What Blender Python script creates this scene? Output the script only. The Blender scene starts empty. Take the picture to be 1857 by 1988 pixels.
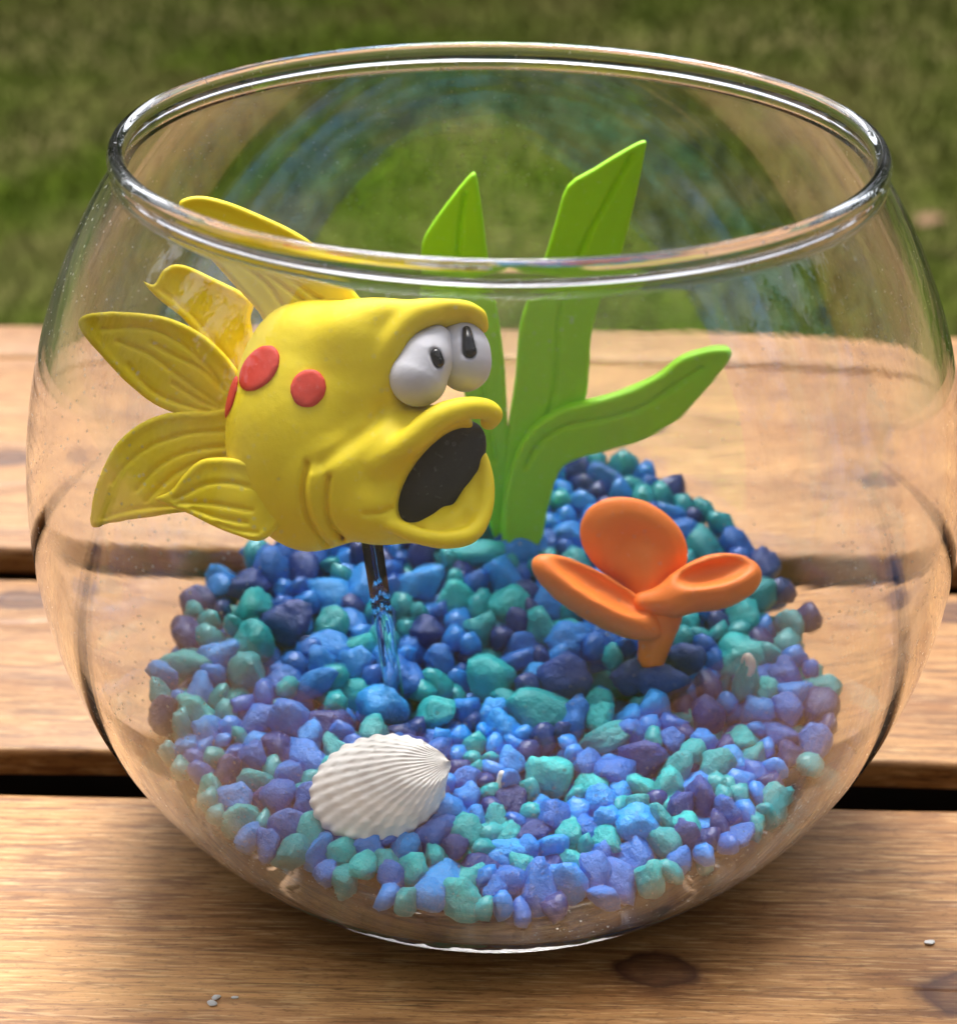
import bpy, math, random
import numpy as np
from mathutils import Matrix, Vector
random.seed(7); rng = np.random.default_rng(7)
SC = bpy.context.scene
COL = SC.collection
M = 0.01                       # everything below is written in centimetres

# ------------------------------------------------------------------ camera, sky, sun, exposure
CAM = np.array([0.0, -24.581, 19.173])
PITCH, YAW, ROLL, FPX = 0.5010, -0.0100, 0.0110, 3200.0
cy_, sy_, cp_, sp_, cr_, sr_ = math.cos(YAW), math.sin(YAW), math.cos(PITCH), math.sin(PITCH), math.cos(ROLL), math.sin(ROLL)
FW = np.array([sy_ * cp_, cy_ * cp_, -sp_])
_r = np.array([cy_, -sy_, 0.0]); _u = np.array([sy_ * sp_, cy_ * sp_, cp_])
RT = cr_ * _r + sr_ * _u
UP = -sr_ * _r + cr_ * _u
cd = bpy.data.cameras.new('camera'); cam = bpy.data.objects.new('camera', cd); COL.objects.link(cam)
cam.matrix_world = Matrix(((RT[0], UP[0], -FW[0], CAM[0] * M), (RT[1], UP[1], -FW[1], CAM[1] * M), (RT[2], UP[2], -FW[2], CAM[2] * M), (0, 0, 0, 1)))
cd.sensor_fit = 'HORIZONTAL'; cd.sensor_width = 36.0; cd.lens = FPX * 36.0 / 1857.0
cd.clip_start = 0.01; cd.clip_end = 500.0
cd.dof.use_dof = True; cd.dof.focus_distance = 0.252; cd.dof.aperture_fstop = 21.0
SC.camera = cam

SUN_EL, SUN_AZ = math.radians(58), math.radians(-12)     # sun stands behind the bowl, a little to the left
w = bpy.data.worlds.new('World'); SC.world = w; w.use_nodes = True
nt = w.node_tree; nt.nodes.clear()
out = nt.nodes.new('ShaderNodeOutputWorld'); bg = nt.nodes.new('ShaderNodeBackground')
sky = nt.nodes.new('ShaderNodeTexSky'); sky.sky_type = 'NISHITA'; sky.sun_disc = False
sky.sun_elevation = SUN_EL; sky.sun_rotation = SUN_AZ; sky.air_density = 1.0; sky.dust_density = 4.0; sky.ozone_density = 1.0
hs = nt.nodes.new('ShaderNodeHueSaturation'); hs.inputs['Saturation'].default_value = 0.50
nt.links.new(sky.outputs[0], hs.inputs['Color']); nt.links.new(hs.outputs[0], bg.inputs[0]); bg.inputs[1].default_value = 0.10
nt.links.new(bg.outputs[0], out.inputs[0])
sl = bpy.data.lights.new('sun', 'SUN'); sl.energy = 1.6; sl.angle = math.radians(26); sl.color = (1.0, 0.985, 0.96)
sun = bpy.data.objects.new('sun', sl); COL.objects.link(sun)
sd = Vector((math.sin(SUN_AZ) * math.cos(SUN_EL), math.cos(SUN_AZ) * math.cos(SUN_EL), math.sin(SUN_EL)))
sun.rotation_euler = sd.to_track_quat('Z', 'Y').to_euler()
SC.view_settings.view_transform = 'Standard'; SC.view_settings.look = 'None'
SC.view_settings.exposure = 1.58; SC.view_settings.gamma = 1.0; SC.view_settings.use_curve_mapping = False
SC.render.engine = 'CYCLES'
cy = SC.cycles
cy.max_bounces = 20; cy.transmission_bounces = 18; cy.glossy_bounces = 8; cy.diffuse_bounces = 4; cy.transparent_max_bounces = 8
cy.caustics_refractive = True; cy.caustics_reflective = False; cy.blur_glossy = 0.5
cy.sample_clamp_indirect = 10.0
cy.use_denoising = True

# ------------------------------------------------------------------ helpers
WLOC = {}
def _loc(o):
    return WLOC.get(o.name, np.zeros(3)) if o is not None else np.zeros(3)

def thing(name, label, cat, loc, group=None, kind=None):
    o = bpy.data.objects.new(name, None); COL.objects.link(o)
    o.empty_display_size = 0.01
    o.location = Vector(np.array(loc, float) * M); WLOC[o.name] = np.array(loc, float)
    o['label'] = label; o['category'] = cat
    if group: o['group'] = group
    return o

def mesh_data(name, v, f, smooth=True):
    me = bpy.data.meshes.new(name)
    v = np.asarray(v, dtype=np.float32)
    if isinstance(f, np.ndarray):
        nf, k = f.shape
        me.vertices.add(len(v)); me.vertices.foreach_set('co', v.ravel())
        me.loops.add(nf * k); me.polygons.add(nf)
        me.loops.foreach_set('vertex_index', f.astype(np.int32).ravel())
        me.polygons.foreach_set('loop_start', np.arange(0, nf * k, k, dtype=np.int32))
        me.polygons.foreach_set('loop_total', np.full(nf, k, dtype=np.int32))
        me.update(calc_edges=True)
    else:
        me.from_pydata([tuple(map(float, p)) for p in v], [], [list(map(int, q)) for q in f]); me.update()
    me.polygons.foreach_set('use_smooth', np.full(len(me.polygons), smooth))
    return me

def put(name, v, f, mat, parent=None, smooth=True, origin=None, label=None, cat=None, group=None, kind=None):
    """one mesh object; v in world centimetres"""
    v = np.asarray(v, float)
    if origin is None:
        origin = _loc(parent) if parent is not None else np.array([v[:, 0].mean(), v[:, 1].mean(), v[:, 2].min()])
    origin = np.array(origin, float)
    me = mesh_data(name, (v - origin) * M, f, smooth)
    if mat: me.materials.append(mat)
    o = bpy.data.objects.new(name, me); COL.objects.link(o)
    if parent is not None:
        o.parent = parent; o.location = Vector((origin - _loc(parent)) * M)
    else:
        o.location = Vector(origin * M)
    WLOC[o.name] = origin
    if label: o['label'] = label
    if cat: o['category'] = cat
    if group: o['group'] = group
    if kind: o['kind'] = kind
    return o

def catmull(pts, n=10, closed=False):
    P = np.array(pts, float); N = len(P); out = []
    rngi = range(N) if closed else range(N - 1)
    for i in rngi:
        if closed: a, b, c, d = P[(i - 1) % N], P[i], P[(i + 1) % N], P[(i + 2) % N]
        else: a, b, c, d = P[max(i - 1, 0)], P[i], P[i + 1], P[min(i + 2, N - 1)]
        for t in np.linspace(0, 1, n, endpoint=False):
            out.append(0.5 * ((2 * b) + (-a + c) * t + (2 * a - 5 * b + 4 * c - d) * t * t + (-a + 3 * b - 3 * c + d) * t ** 3))
    if not closed: out.append(P[-1])
    return np.array(out)

# ---- signed distance modelling -> surface nets
def smin(a, b, k):
    h = np.maximum(k - np.abs(a - b), 0) / k
    return np.minimum(a, b) - h * h * k * 0.25
def smax(a, b, k): return -smin(-a, -b, k)
def ell(U, V, Z, c, r, ang=0.0):
    """ellipsoid, ang = rotation in the picture plane of the sculpture (radians)"""
    x, y, z = U - c[0], V - c[1], Z - c[2]
    if ang:
        ca, sa = math.cos(ang), math.sin(ang); x, y = ca * x + sa * y, -sa * x + ca * y
    k0 = np.sqrt((x / r[0]) ** 2 + (y / r[1]) ** 2 + (z / r[2]) ** 2)
    k1 = np.sqrt((x / r[0] ** 2) ** 2 + (y / r[1] ** 2) ** 2 + (z / r[2] ** 2) ** 2) + 1e-9
    return k0 * (k0 - 1.0) / k1
def chain(U, V, Z, pts, k=0):
    d = None
    for a, b in zip(pts[:-1], pts[1:]):
        ax, ay, az, ra = a; bx, by, bz, rb = b
        dx, dy, dz = bx - ax, by - ay, bz - az; L = dx * dx + dy * dy + dz * dz + 1e-9
        t = np.clip(((U - ax) * dx + (V - ay) * dy + (Z - az) * dz) / L, 0, 1)
        q = np.sqrt((U - ax - t * dx) ** 2 + (V - ay - t * dy) ** 2 + (Z - az - t * dz) ** 2) - (ra + t * (rb - ra))
        d = q if d is None else (np.minimum(d, q) if not k else smin(d, q, k))
    return d
def line2(U, V, pts):
    d = None
    for a, b in zip(pts[:-1], pts[1:]):
        dx, dy = b[0] - a[0], b[1] - a[1]; L = dx * dx + dy * dy + 1e-9
        t = np.clip(((U - a[0]) * dx + (V - a[1]) * dy) / L, 0, 1)
        q = np.sqrt((U - a[0] - t * dx) ** 2 + (V - a[1] - t * dy) ** 2)
        d = q if d is None else np.minimum(d, q)
    return d
def poly2(U, V, P):
    d = line2(U, V, list(P) + [P[0]])
    ins = np.zeros(U.shape, bool); n = len(P)
    for i in range(n):
        x1, y1 = P[i]; x2, y2 = P[(i + 1) % n]
        if y1 == y2: continue
        c = ((V >= min(y1, y2)) & (V < max(y1, y2))) & (U < (x2 - x1) * (V - y1) / (y2 - y1) + x1)
        ins ^= c
    return np.where(ins, -d, d)

def grid(lo, hi, h):
    ax = [np.arange(lo[i], hi[i] + h, h, dtype=np.float32) for i in range(3)]
    return ax[0][:, None, None], ax[1][None, :, None], ax[2][None, None, :]
def nets(F, lo, h):
    F = F.astype(np.float32); s = F < 0
    c = [s[i:F.shape[0] - 1 + i, j:F.shape[1] - 1 + j, k:F.shape[2] - 1 + k] for i in (0, 1) for j in (0, 1) for k in (0, 1)]
    cnt = sum(x.astype(np.int8) for x in c)
    act = np.argwhere((cnt > 0) & (cnt < 8)); idx = -np.ones(cnt.shape, np.int32); idx[tuple(act.T)] = np.arange(len(act))
    acc = np.zeros((len(act), 3)); num = np.zeros(len(act))
    cor = [(i, j, k) for i in (0, 1) for j in (0, 1) for k in (0, 1)]
    for a in cor:
        for ax in range(3):
            if a[ax]: continue
            b = list(a); b[ax] = 1
            fa = F[act[:, 0] + a[0], act[:, 1] + a[1], act[:, 2] + a[2]]; fb = F[act[:, 0] + b[0], act[:, 1] + b[1], act[:, 2] + b[2]]
            m = (fa < 0) != (fb < 0)
            t = np.where(m, fa / np.where(m, fa - fb, 1), 0)
            p = np.tile(np.array(a, float), (len(act), 1)); p[:, ax] += t
            acc[m] += p[m]; num[m] += 1
    v = (act + acc / num[:, None]) * h + np.array(lo)
    faces = []
    for ax in range(3):
        b, c2 = (ax + 1) % 3, (ax + 2) % 3
        sl1 = [slice(None)] * 3; sl1[ax] = slice(0, -1); sl2 = [slice(None)] * 3; sl2[ax] = slice(1, None)
        e = s[tuple(sl1)] != s[tuple(sl2)]; pos = s[tuple(sl1)]
        q = np.argwhere(e); q = q[(q[:, b] > 0) & (q[:, c2] > 0) & (q[:, b] < F.shape[b] - 1) & (q[:, c2] < F.shape[c2] - 1)]
        ins = pos[tuple(q.T)]
        def at(db, dc):
            r = q.copy(); r[:, b] -= db; r[:, c2] -= dc; return idx[tuple(r.T)]
        qd = np.stack([at(0, 0), at(1, 0), at(1, 1), at(0, 1)], 1)
        qd[~ins] = qd[~ins][:, ::-1]
        faces.append(qd)
    fc = np.concatenate(faces); nv = len(v)
    ea = np.concatenate([fc[:, 0], fc[:, 1], fc[:, 2], fc[:, 3]]); eb = np.concatenate([fc[:, 1], fc[:, 2], fc[:, 3], fc[:, 0]])
    for lam in (0.55, 0.55, 0.55, 0.4):
        acc = np.zeros((nv, 3)); c_ = np.bincount(ea, minlength=nv) + np.bincount(eb, minlength=nv)
        for ax in range(3):
            acc[:, ax] = np.bincount(ea, v[eb, ax], nv) + np.bincount(eb, v[ea, ax], nv)
        v = v * (1 - lam) + lam * acc / np.maximum(c_, 1)[:, None]
    return v, fc

class Frame:
    """a local frame: u to the right, v downwards, z towards the viewer, in sculpting units of s cm"""
    def __init__(self, O, ex, ey, ez, s, uv0):
        self.O, self.ex, self.ey, self.ez, self.s, self.uv0 = map(lambda q: np.array(q, float) if not np.isscalar(q) else q, (O, ex, ey, ez, s, uv0))
    def w(self, v):
        v = np.asarray(v, float)
        return self.O + self.s * ((v[:, :1] - self.uv0[0]) * self.ex - (v[:, 1:2] - self.uv0[1]) * self.ey + v[:, 2:3] * self.ez)
def sculpt(name, fn, lo, hi, h, fr, mat, parent, flip=True, **kw):
    U, V, Z = grid(lo, hi, h)
    F = fn(U, V, Z)
    v, f = nets(F, lo, h)
    # (u, v-down, z) is mirrored with respect to the right-handed world frame
    f = f[:, ::-1] if flip else f
    return put(name, fr.w(v), f, mat, parent, **kw)

# ------------------------------------------------------------------ materials
def lin(r, g, b):
    f = lambda c: (c / 255 / 12.92) if c / 255 <= 0.04045 else ((c / 255 + 0.055) / 1.055) ** 2.4
    return (f(r), f(g), f(b), 1.0)
class NT:
    def __init__(self, name):
        self.m = bpy.data.materials.new(name); self.m.use_nodes = True
        self.t = self.m.node_tree; self.t.nodes.clear()
        self.out = self.n('ShaderNodeOutputMaterial')
    def n(self, ty, **kw):
        nd = self.t.nodes.new(ty)
        for k, v in kw.items():
            if k.startswith('_'): setattr(nd, k[1:], v)
        for k, v in kw.items():
            if k.startswith('_'): continue
            key = k.replace('__', ' ')
            key = int(key[1:]) if key[0] == 'i' and key[1:].isdigit() else key
            if isinstance(v, bpy.types.NodeSocket): self.t.links.new(v, nd.inputs[key])
            else: nd.inputs[key].default_value = v
        return nd
    def math(self, op, a, b=0.0, c=None, clamp=False):
        nd = self.t.nodes.new('ShaderNodeMath'); nd.operation = op; nd.use_clamp = clamp
        for i, x in enumerate((a, b) if c is None else (a, b, c)):
            if isinstance(x, bpy.types.NodeSocket): self.t.links.new(x, nd.inputs[i])
            else: nd.inputs[i].default_value = x
        return nd.outputs[0]
    def mix(self, fac, a, b, mode='MIX'):
        nd = self.t.nodes.new('ShaderNodeMix'); nd.data_type = 'RGBA'; nd.blend_type = mode
        for i, x in ((0, fac), (6, a), (7, b)):
            if isinstance(x, bpy.types.NodeSocket): self.t.links.new(x, nd.inputs[i])
            else: nd.inputs[i].default_value = x
        return nd.outputs[2]
    def ramp(self, fac, stops, interp='LINEAR'):
        nd = self.t.nodes.new('ShaderNodeValToRGB'); cr = nd.color_ramp; cr.interpolation = interp
        while len(cr.elements) > 1: cr.elements.remove(cr.elements[-1])
        cr.elements[0].position = stops[0][0]; cr.elements[0].color = stops[0][1]
        for p, c in stops[1:]:
            e = cr.elements.new(p); e.color = c
        self.t.links.new(fac, nd.inputs[0]); return nd.outputs[0]
    def noise(self, vec, scale, detail=3.0, rough=0.5, dist=0.0, out=0):
        nd = self.n('ShaderNodeTexNoise', Scale=scale, Detail=detail, Roughness=rough, Distortion=dist)
        if vec is not None: self.t.links.new(vec, nd.inputs['Vector'])
        return nd.outputs[out]
    def mapping(self, vec, scale=(1, 1, 1), loc=(0, 0, 0), rot=(0, 0, 0)):
        nd = self.n('ShaderNodeMapping'); nd.inputs['Scale'].default_value = scale; nd.inputs['Location'].default_value = loc; nd.inputs['Rotation'].default_value = rot
        self.t.links.new(vec, nd.inputs['Vector']); return nd.outputs[0]
    def bump(self, h, strength, dist):
        nd = self.n('ShaderNodeBump', Strength=strength, Distance=dist, Height=h); return nd.outputs[0]
    def end(self, sock): self.t.links.new(sock, self.out.inputs[0]); return self.m
def w4(x): return (x, x, x, 1.0)

def clay(name, col, col2, rough=0.55, sss=0.0, bump=0.25, scale=900.0):
    t = NT(name); geo = t.n('ShaderNodeTexCoord').outputs['Object']
    n1 = t.noise(geo, 60.0, 4.0, 0.55); n2 = t.noise(geo, scale, 3.0, 0.6); n3 = t.noise(geo, 220.0, 2.0)
    c = t.mix(t.ramp(n1, [(0.35, w4(0)), (0.7, w4(1))]), col, col2)
    c = t.mix(t.math('MULTIPLY', t.ramp(n2, [(0.62, w4(0)), (0.8, w4(1))]), 0.12), c, (1, 1, 1, 1))
    h = t.math('ADD', t.math('MULTIPLY', n3, 1.0), t.math('MULTIPLY', n2, 0.35))
    b = t.bump(h, bump, 0.0006)
    r = t.math('ADD', t.math('MULTIPLY', n3, 0.15), rough - 0.07)
    p = t.n('ShaderNodeBsdfPrincipled', Base__Color=c, Roughness=r, Normal=b)
    p.inputs['Specular IOR Level'].default_value = 0.4
    if sss:
        p.inputs['Subsurface Weight'].default_value = sss; p.inputs['Subsurface Radius'].default_value = (1.0, 0.7, 0.3); p.inputs['Subsurface Scale'].default_value = 0.0012
    return t.end(p.outputs[0])

YELLOW = clay('yellow_clay', (0.92, 0.72, 0.012, 1), (0.90, 0.69, 0.009, 1), 0.62, 0.12)
RED = clay('red_clay', (0.74, 0.06, 0.03, 1), (0.66, 0.045, 0.024, 1), 0.6)
WHITE = clay('white_clay', (0.62, 0.61, 0.64, 1), (0.57, 0.56, 0.60, 1), 0.72, 0.1)
BLACK = clay('black_clay', (0.012, 0.012, 0.014, 1), (0.006, 0.006, 0.008, 1), 0.2, bump=0.05)
MOUTH = clay('black_mouth_clay', (0.018, 0.018, 0.014, 1), (0.03, 0.03, 0.024, 1), 0.55)
GREEN = clay('green_clay', (0.36, 0.80, 0.016, 1), (0.31, 0.74, 0.012, 1), 0.45, 0.1, bump=0.12)
ORANGE = clay('orange_clay', (0.95, 0.25, 0.04, 1), (0.90, 0.22, 0.032, 1), 0.5, 0.12, bump=0.12)

def glass(name, wav=0.0, dust=True):
    t = NT(name); tc = t.n('ShaderNodeTexCoord').outputs['Object']
    g = t.n('ShaderNodeBsdfGlass', Roughness=0.0, IOR=1.49); g.inputs['Color'].default_value = (0.998, 1.0, 0.998, 1)
    if wav:
        n = t.noise(t.mapping(tc, (25, 25, 160)), 1.0, 3.0, 0.55)
        n2 = t.noise(t.mapping(tc, (18, 18, 30)), 1.0, 1.0)
        b = t.bump(t.math('ADD', n, t.math('MULTIPLY', n2, 2.0)), wav, 0.002); t.t.links.new(b, g.inputs['Normal'])
    if not dust: return t.end(g.outputs[0])
    v = t.n('ShaderNodeTexVoronoi', Scale=560.0, Randomness=1.0); t.t.links.new(tc, v.inputs['Vector'])
    big = t.noise(tc, 28.0, 3.0, 0.6)
    sz = t.math('MULTIPLY', t.ramp(big, [(0.42, w4(0.25)), (0.68, w4(1))]), 0.14)
    speck = t.math('LESS_THAN', v.outputs['Distance'], sz)
    sm = t.ramp(t.noise(t.mapping(tc, (30, 30, 22)), 1.0, 5.0, 0.7), [(0.50, w4(0)), (0.80, w4(0.13))])
    fac = t.math('MAXIMUM', t.math('MULTIPLY', speck, 0.7), t.math('ADD', sm, 0.001))
    d = t.n('ShaderNodeBsdfDiffuse', Color=(0.75, 0.76, 0.74, 1), Roughness=1.0)
    mx = t.n('ShaderNodeMixShader', i0=fac, i1=g.outputs[0], i2=d.outputs[0])
    return t.end(mx.outputs[0])
GLASS = glass('bowl_glass', 0.008)
ROD = glass('clear_rod', 0.0, False)

def pebble_mat(name, a, b):
    t = NT(name); tc = t.n('ShaderNodeTexCoord').outputs['Object']; oi = t.n('ShaderNodeObjectInfo').outputs['Random']
    off = t.n('ShaderNodeVectorMath', _operation='ADD'); t.t.links.new(tc, off.inputs[0])
    cmb = t.n('ShaderNodeCombineXYZ', X=t.math('MULTIPLY', oi, 3.0)); t.t.links.new(cmb.outputs[0], off.inputs[1])
    o = off.outputs[0]
    n = t.noise(o, 260.0, 4.0, 0.6); n2 = t.noise(o, 900.0, 3.0, 0.6)
    c = t.mix(oi, a, b)
    c = t.mix(t.ramp(n, [(0.35, w4(0)), (0.75, w4(0.30))]), c, t.mix(0.6, a, (0.005, 0.03, 0.10, 1)))
    c = t.mix(t.ramp(n2, [(0.56, w4(0)), (0.74, w4(0.14))]), c, (0.30, 0.50, 0.72, 1))
    c = t.mix(t.ramp(n, [(0.80, w4(0)), (0.84, w4(0.9))]), c, (0.6, 0.58, 0.55, 1))
    p = t.n('ShaderNodeBsdfPrincipled', Base__Color=c, Roughness=t.math('ADD', t.math('MULTIPLY', n2, 0.35), 0.24), Normal=t.bump(t.math('ADD', n, t.math('MULTIPLY', n2, .35)), 0.65, 0.0010))
    return t.end(p.outputs[0])
PEB = [pebble_mat('turquoise_pebble', (0.003, 0.30, 0.35, 1), (0.008, 0.50, 0.52, 1)),
       pebble_mat('sky_blue_pebble', (0.004, 0.21, 0.70, 1), (0.010, 0.32, 0.84, 1)),
       pebble_mat('royal_blue_pebble', (0.001, 0.110, 0.48, 1), (0.003, 0.17, 0.62, 1)),
       pebble_mat('navy_pebble', (0.001, 0.022, 0.16, 1), (0.002, 0.048, 0.30, 1)),
       pebble_mat('violet_pebble', (0.003, 0.022, 0.24, 1), (0.010, 0.045, 0.42, 1))]
def flat_mat(name, col, rough=0.6, bump=0.2, scale=400.0):
    t = NT(name); tc = t.n('ShaderNodeTexCoord').outputs['Object']; n = t.noise(tc, scale, 4.0, 0.6)
    c = t.mix(t.ramp(n, [(0.3, w4(0)), (0.7, w4(1))]), col, tuple(0.8 * x for x in col[:3]) + (1,))
    p = t.n('ShaderNodeBsdfPrincipled', Base__Color=c, Roughness=rough, Normal=t.bump(n, bump, 0.0008)); return t.end(p.outputs[0])
SHELLM = flat_mat('white_shell', (0.88, 0.87, 0.84, 1), 0.45, 0.25, 250)
CHIP = flat_mat('white_chip', (0.72, 0.70, 0.66, 1))
DEADLEAF = flat_mat('dead_leaf', (0.20, 0.10, 0.035, 1), 0.8, 0.3, 60)

def wood(name, knots, seed, tone=1.0):
    t = NT(name); pos = t.n('ShaderNodeNewGeometry').outputs['Position']
    sep = t.n('ShaderNodeSeparateXYZ'); t.t.links.new(pos, sep.inputs[0]); X, Y, Zc = sep.outputs
    # growth-ring lines run along x, bent round the knots
    lowf = t.noise(t.mapping(pos, (2.2, 14, 14), loc=(seed, 0, 0)), 1.0, 3.0, 0.5)
    ph = t.math('ADD', t.math('MULTIPLY', t.math('ADD', Y, t.math('MULTIPLY', Zc, -0.6)), 150.0), t.math('MULTIPLY', lowf, 7.0))
    dark = None
    for (kx, ky, kr) in knots:
        dx = t.math('MULTIPLY', t.math('SUBTRACT', X, kx * M), 0.62); dy = t.math('SUBTRACT', Y, ky * M)
        wob = t.math('MULTIPLY', t.math('SUBTRACT', t.noise(pos, 160.0, 3.0), 0.5), kr * M * 0.9)
        d = t.math('ADD', t.math('SQRT', t.math('ADD', t.math('MULTIPLY', dx, dx), t.math('MULTIPLY', dy, dy))), wob)
        g = t.math('EXPONENT', t.math('MULTIPLY', t.math('MULTIPLY', d, d), -1.0 / (kr * M * 2.6) ** 2))
        side = t.math('DIVIDE', dy, t.math('ADD', t.math('ABSOLUTE', dy), 0.0022))
        ph = t.math('ADD', ph, t.math('MULTIPLY', t.math('MULTIPLY', g, side), -3.5 - 3 * kr))
        k = t.ramp(t.math('DIVIDE', d, kr * M * 1.5), [(0.0, w4(0.80)), (0.35, w4(0.7)), (0.58, w4(0.95)), (0.72, w4(0.35)), (1.0, w4(0.0))])
        dark = k if dark is None else t.math('MAXIMUM', dark, k)
    s = t.math('ABSOLUTE', t.math('SUBTRACT', t.math('MULTIPLY', t.math('FRACT', t.math('MULTIPLY', ph, 0.22)), 1.0), 0.0))
    ring = t.ramp(s, [(0.0, w4(0.0)), (0.5, w4(0.25)), (0.84, w4(1.0)), (1.0, w4(0.0))])
    rstr = t.math('MULTIPLY', ring, t.ramp(t.noise(t.mapping(pos, (3, 22, 22), loc=(seed * 2, 1, 0)), 1.0, 2.0), [(0.3, w4(0.25)), (0.7, w4(1))]))
    fib = t.noise(t.mapping(pos, (50, 700, 500), loc=(seed, 0, 0)), 1.0, 4.0, 0.65)
    fib2 = t.noise(t.mapping(pos, (130, 1900, 800), loc=(seed, 3, 0)), 1.0, 2.0, 0.5)
    mot = t.noise(t.mapping(pos, (9, 26, 26), loc=(seed, 7, 0)), 1.0, 4.0, 0.6)
    spk = t.noise(t.mapping(pos, (500, 1600, 1000)), 1.0, 3.0, 0.7)
    a = tuple(x * tone for x in (0.40, 0.200, 0.066)) + (1,); b = tuple(x * tone for x in (0.22, 0.088, 0.024)) + (1,)
    c = t.mix(rstr, a, b)
    c = t.mix(t.ramp(fib, [(0.47, w4(0.0)), (0.60, w4(0.75))]), c, tuple(x * tone for x in (0.13, 0.050, 0.014)) + (1,))
    c = t.mix(t.ramp(mot, [(0.35, w4(0.45)), (0.6, w4(0))]), c, tuple(x * tone for x in (0.16, 0.062, 0.018)) + (1,))
    c = t.mix(t.ramp(mot, [(0.55, w4(0.0)), (0.8, w4(0.4))]), c, tuple(min(x * tone, 1) for x in (0.50, 0.29, 0.115)) + (1,))
    c = t.mix(t.ramp(fib2, [(0.54, w4(0.0)), (0.66, w4(0.45))]), c, tuple(min(x * tone, 1) for x in (0.60, 0.38, 0.17)) + (1,))
    c = t.mix(t.ramp(spk, [(0.54, w4(0.0)), (0.68, w4(0.45))]), c, (0.09, 0.03, 0.008, 1))
    ck = t.ramp(t.noise(t.mapping(pos, (7, 330, 330), loc=(seed, 2, 0)), 1.0, 3.0, 0.6), [(0.470, w4(0)), (0.482, w4(0.75)), (0.494, w4(0))])
    c = t.mix(t.math('MULTIPLY', ck, t.ramp(t.noise(t.mapping(pos, (25, 60, 60), loc=(seed, 9, 0)), 1.0, 2.0), [(0.45, w4(0)), (0.6, w4(1))])), c, (0.06, 0.022, 0.007, 1))
    if dark is not None:
        c = t.mix(dark, c, t.mix(t.noise(pos, 300.0, 3.0), (0.018, 0.006, 0.003, 1), (0.11, 0.03, 0.010, 1)))
    # pale scuffs in the varnish
    sc = t.ramp(t.noise(t.mapping(pos, (30, 90, 30), loc=(seed, 1, 5)), 1.0, 5.0, 0.7), [(0.66, w4(0.0)), (0.78, w4(0.35))])
    c = t.mix(sc, c, (0.62, 0.52, 0.50, 1))
    h = t.math('SUBTRACT', t.math('MULTIPLY', fib, 0.5), t.math('MULTIPLY', ring, 0.8))
    rg = t.math('ADD', t.math('MULTIPLY', mot, 0.3), 0.36)
    p = t.n('ShaderNodeBsdfPrincipled', Base__Color=c, Roughness=rg, Normal=t.bump(h, 0.45, 0.0007))
    p.inputs['Specular IOR Level'].default_value = 0.35
    return t.end(p.outputs[0])

# ------------------------------------------------------------------ lawn
GZ = -75.0
t = NT('lawn_soil'); pos = t.n('ShaderNodeNewGeometry').outputs['Position']
n1 = t.noise(t.mapping(pos, (1, 1, 1)), 1.6, 5.0, 0.6); n2 = t.noise(pos, 11.0, 4.0, 0.6); n3 = t.noise(pos, 60.0, 3.0)
c = t.mix(t.ramp(n2, [(0.35, w4(0)), (0.7, w4(1))]), (0.040, 0.065, 0.006, 1), (0.07, 0.095, 0.010, 1))
c = t.mix(t.ramp(n1, [(0.42, w4(0)), (0.66, w4(0.75))]), c, (0.17, 0.13, 0.062, 1))
c = t.mix(t.ramp(n3, [(0.5, w4(0)), (0.8, w4(0.6))]), c, (0.02, 0.025, 0.008, 1))
p = t.n('ShaderNodeBsdfPrincipled', Base__Color=c, Roughness=0.9); SOIL = t.end(p.outputs[0])
p.inputs['Specular IOR Level'].default_value = 0.0
t = NT('grass_blade'); pos = t.n('ShaderNodeNewGeometry').outputs['Position']
n1 = t.noise(t.mapping(pos, (1, 1, 0.2)), 1.6, 5.0, 0.6); n2 = t.noise(t.mapping(pos, (1, 1, 0.3)), 14.0, 4.0, 0.6); n3 = t.noise(t.mapping(pos, (1, 1, 0.1)), 150.0, 1.0)
c = t.mix(t.ramp(n2, [(0.32, w4(0)), (0.7, w4(1))]), (0.042, 0.076, 0.006, 1), (0.078, 0.112, 0.012, 1))
c = t.mix(t.ramp(n1, [(0.42, w4(0)), (0.66, w4(0.8))]), c, (0.17, 0.13, 0.055, 1))
c = t.mix(t.ramp(n3, [(0.58, w4(0)), (0.75, w4(0.7))]), c, (0.14, 0.125, 0.045, 1))
p = t.n('ShaderNodeBsdfPrincipled', Base__Color=c, Roughness=0.8); p.inputs['Specular IOR Level'].default_value = 0.0; BLADE = t.end(p.outputs[0])
gs = 6000.0
put('ground', [(-gs, -gs, GZ), (gs, -gs, GZ), (gs, gs, GZ), (-gs, gs, GZ)], [(0, 1, 2, 3)], SOIL, smooth=False, kind='structure')
def lawn(n, x0, x1, y0, y1):
    P = np.stack([rng.uniform(x0, x1, n), rng.uniform(y0, y1, n), np.full(n, GZ)], 1)
    a = rng.uniform(0, 2 * np.pi, n); hgt = rng.uniform(1.5, 4.0, n) ; wd = rng.uniform(0.25, 0.55, n) * (1 + (P[:, 1] - y0) / 500)
    d = np.stack([np.cos(a), np.sin(a), 0 * a], 1); ln = rng.uniform(0, 2 * np.pi, n); le = rng.uniform(0.5, 4.5, n)
    tip = P + np.stack([np.cos(ln) * le, np.sin(ln) * le, hgt], 1)
    v = np.stack([P - d * wd[:, None] * .5, P + d * wd[:, None] * .5, tip], 1).reshape(-1, 3)
    f = np.arange(3 * n).reshape(-1, 3)
    put('grass', v, f, BLADE, smooth=False, origin=(0, 0, GZ), kind='stuff', label='mown green lawn with pale dry patches behind the table', cat='grass')
lawn(150000, -260, 260, 60, 720)

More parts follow.
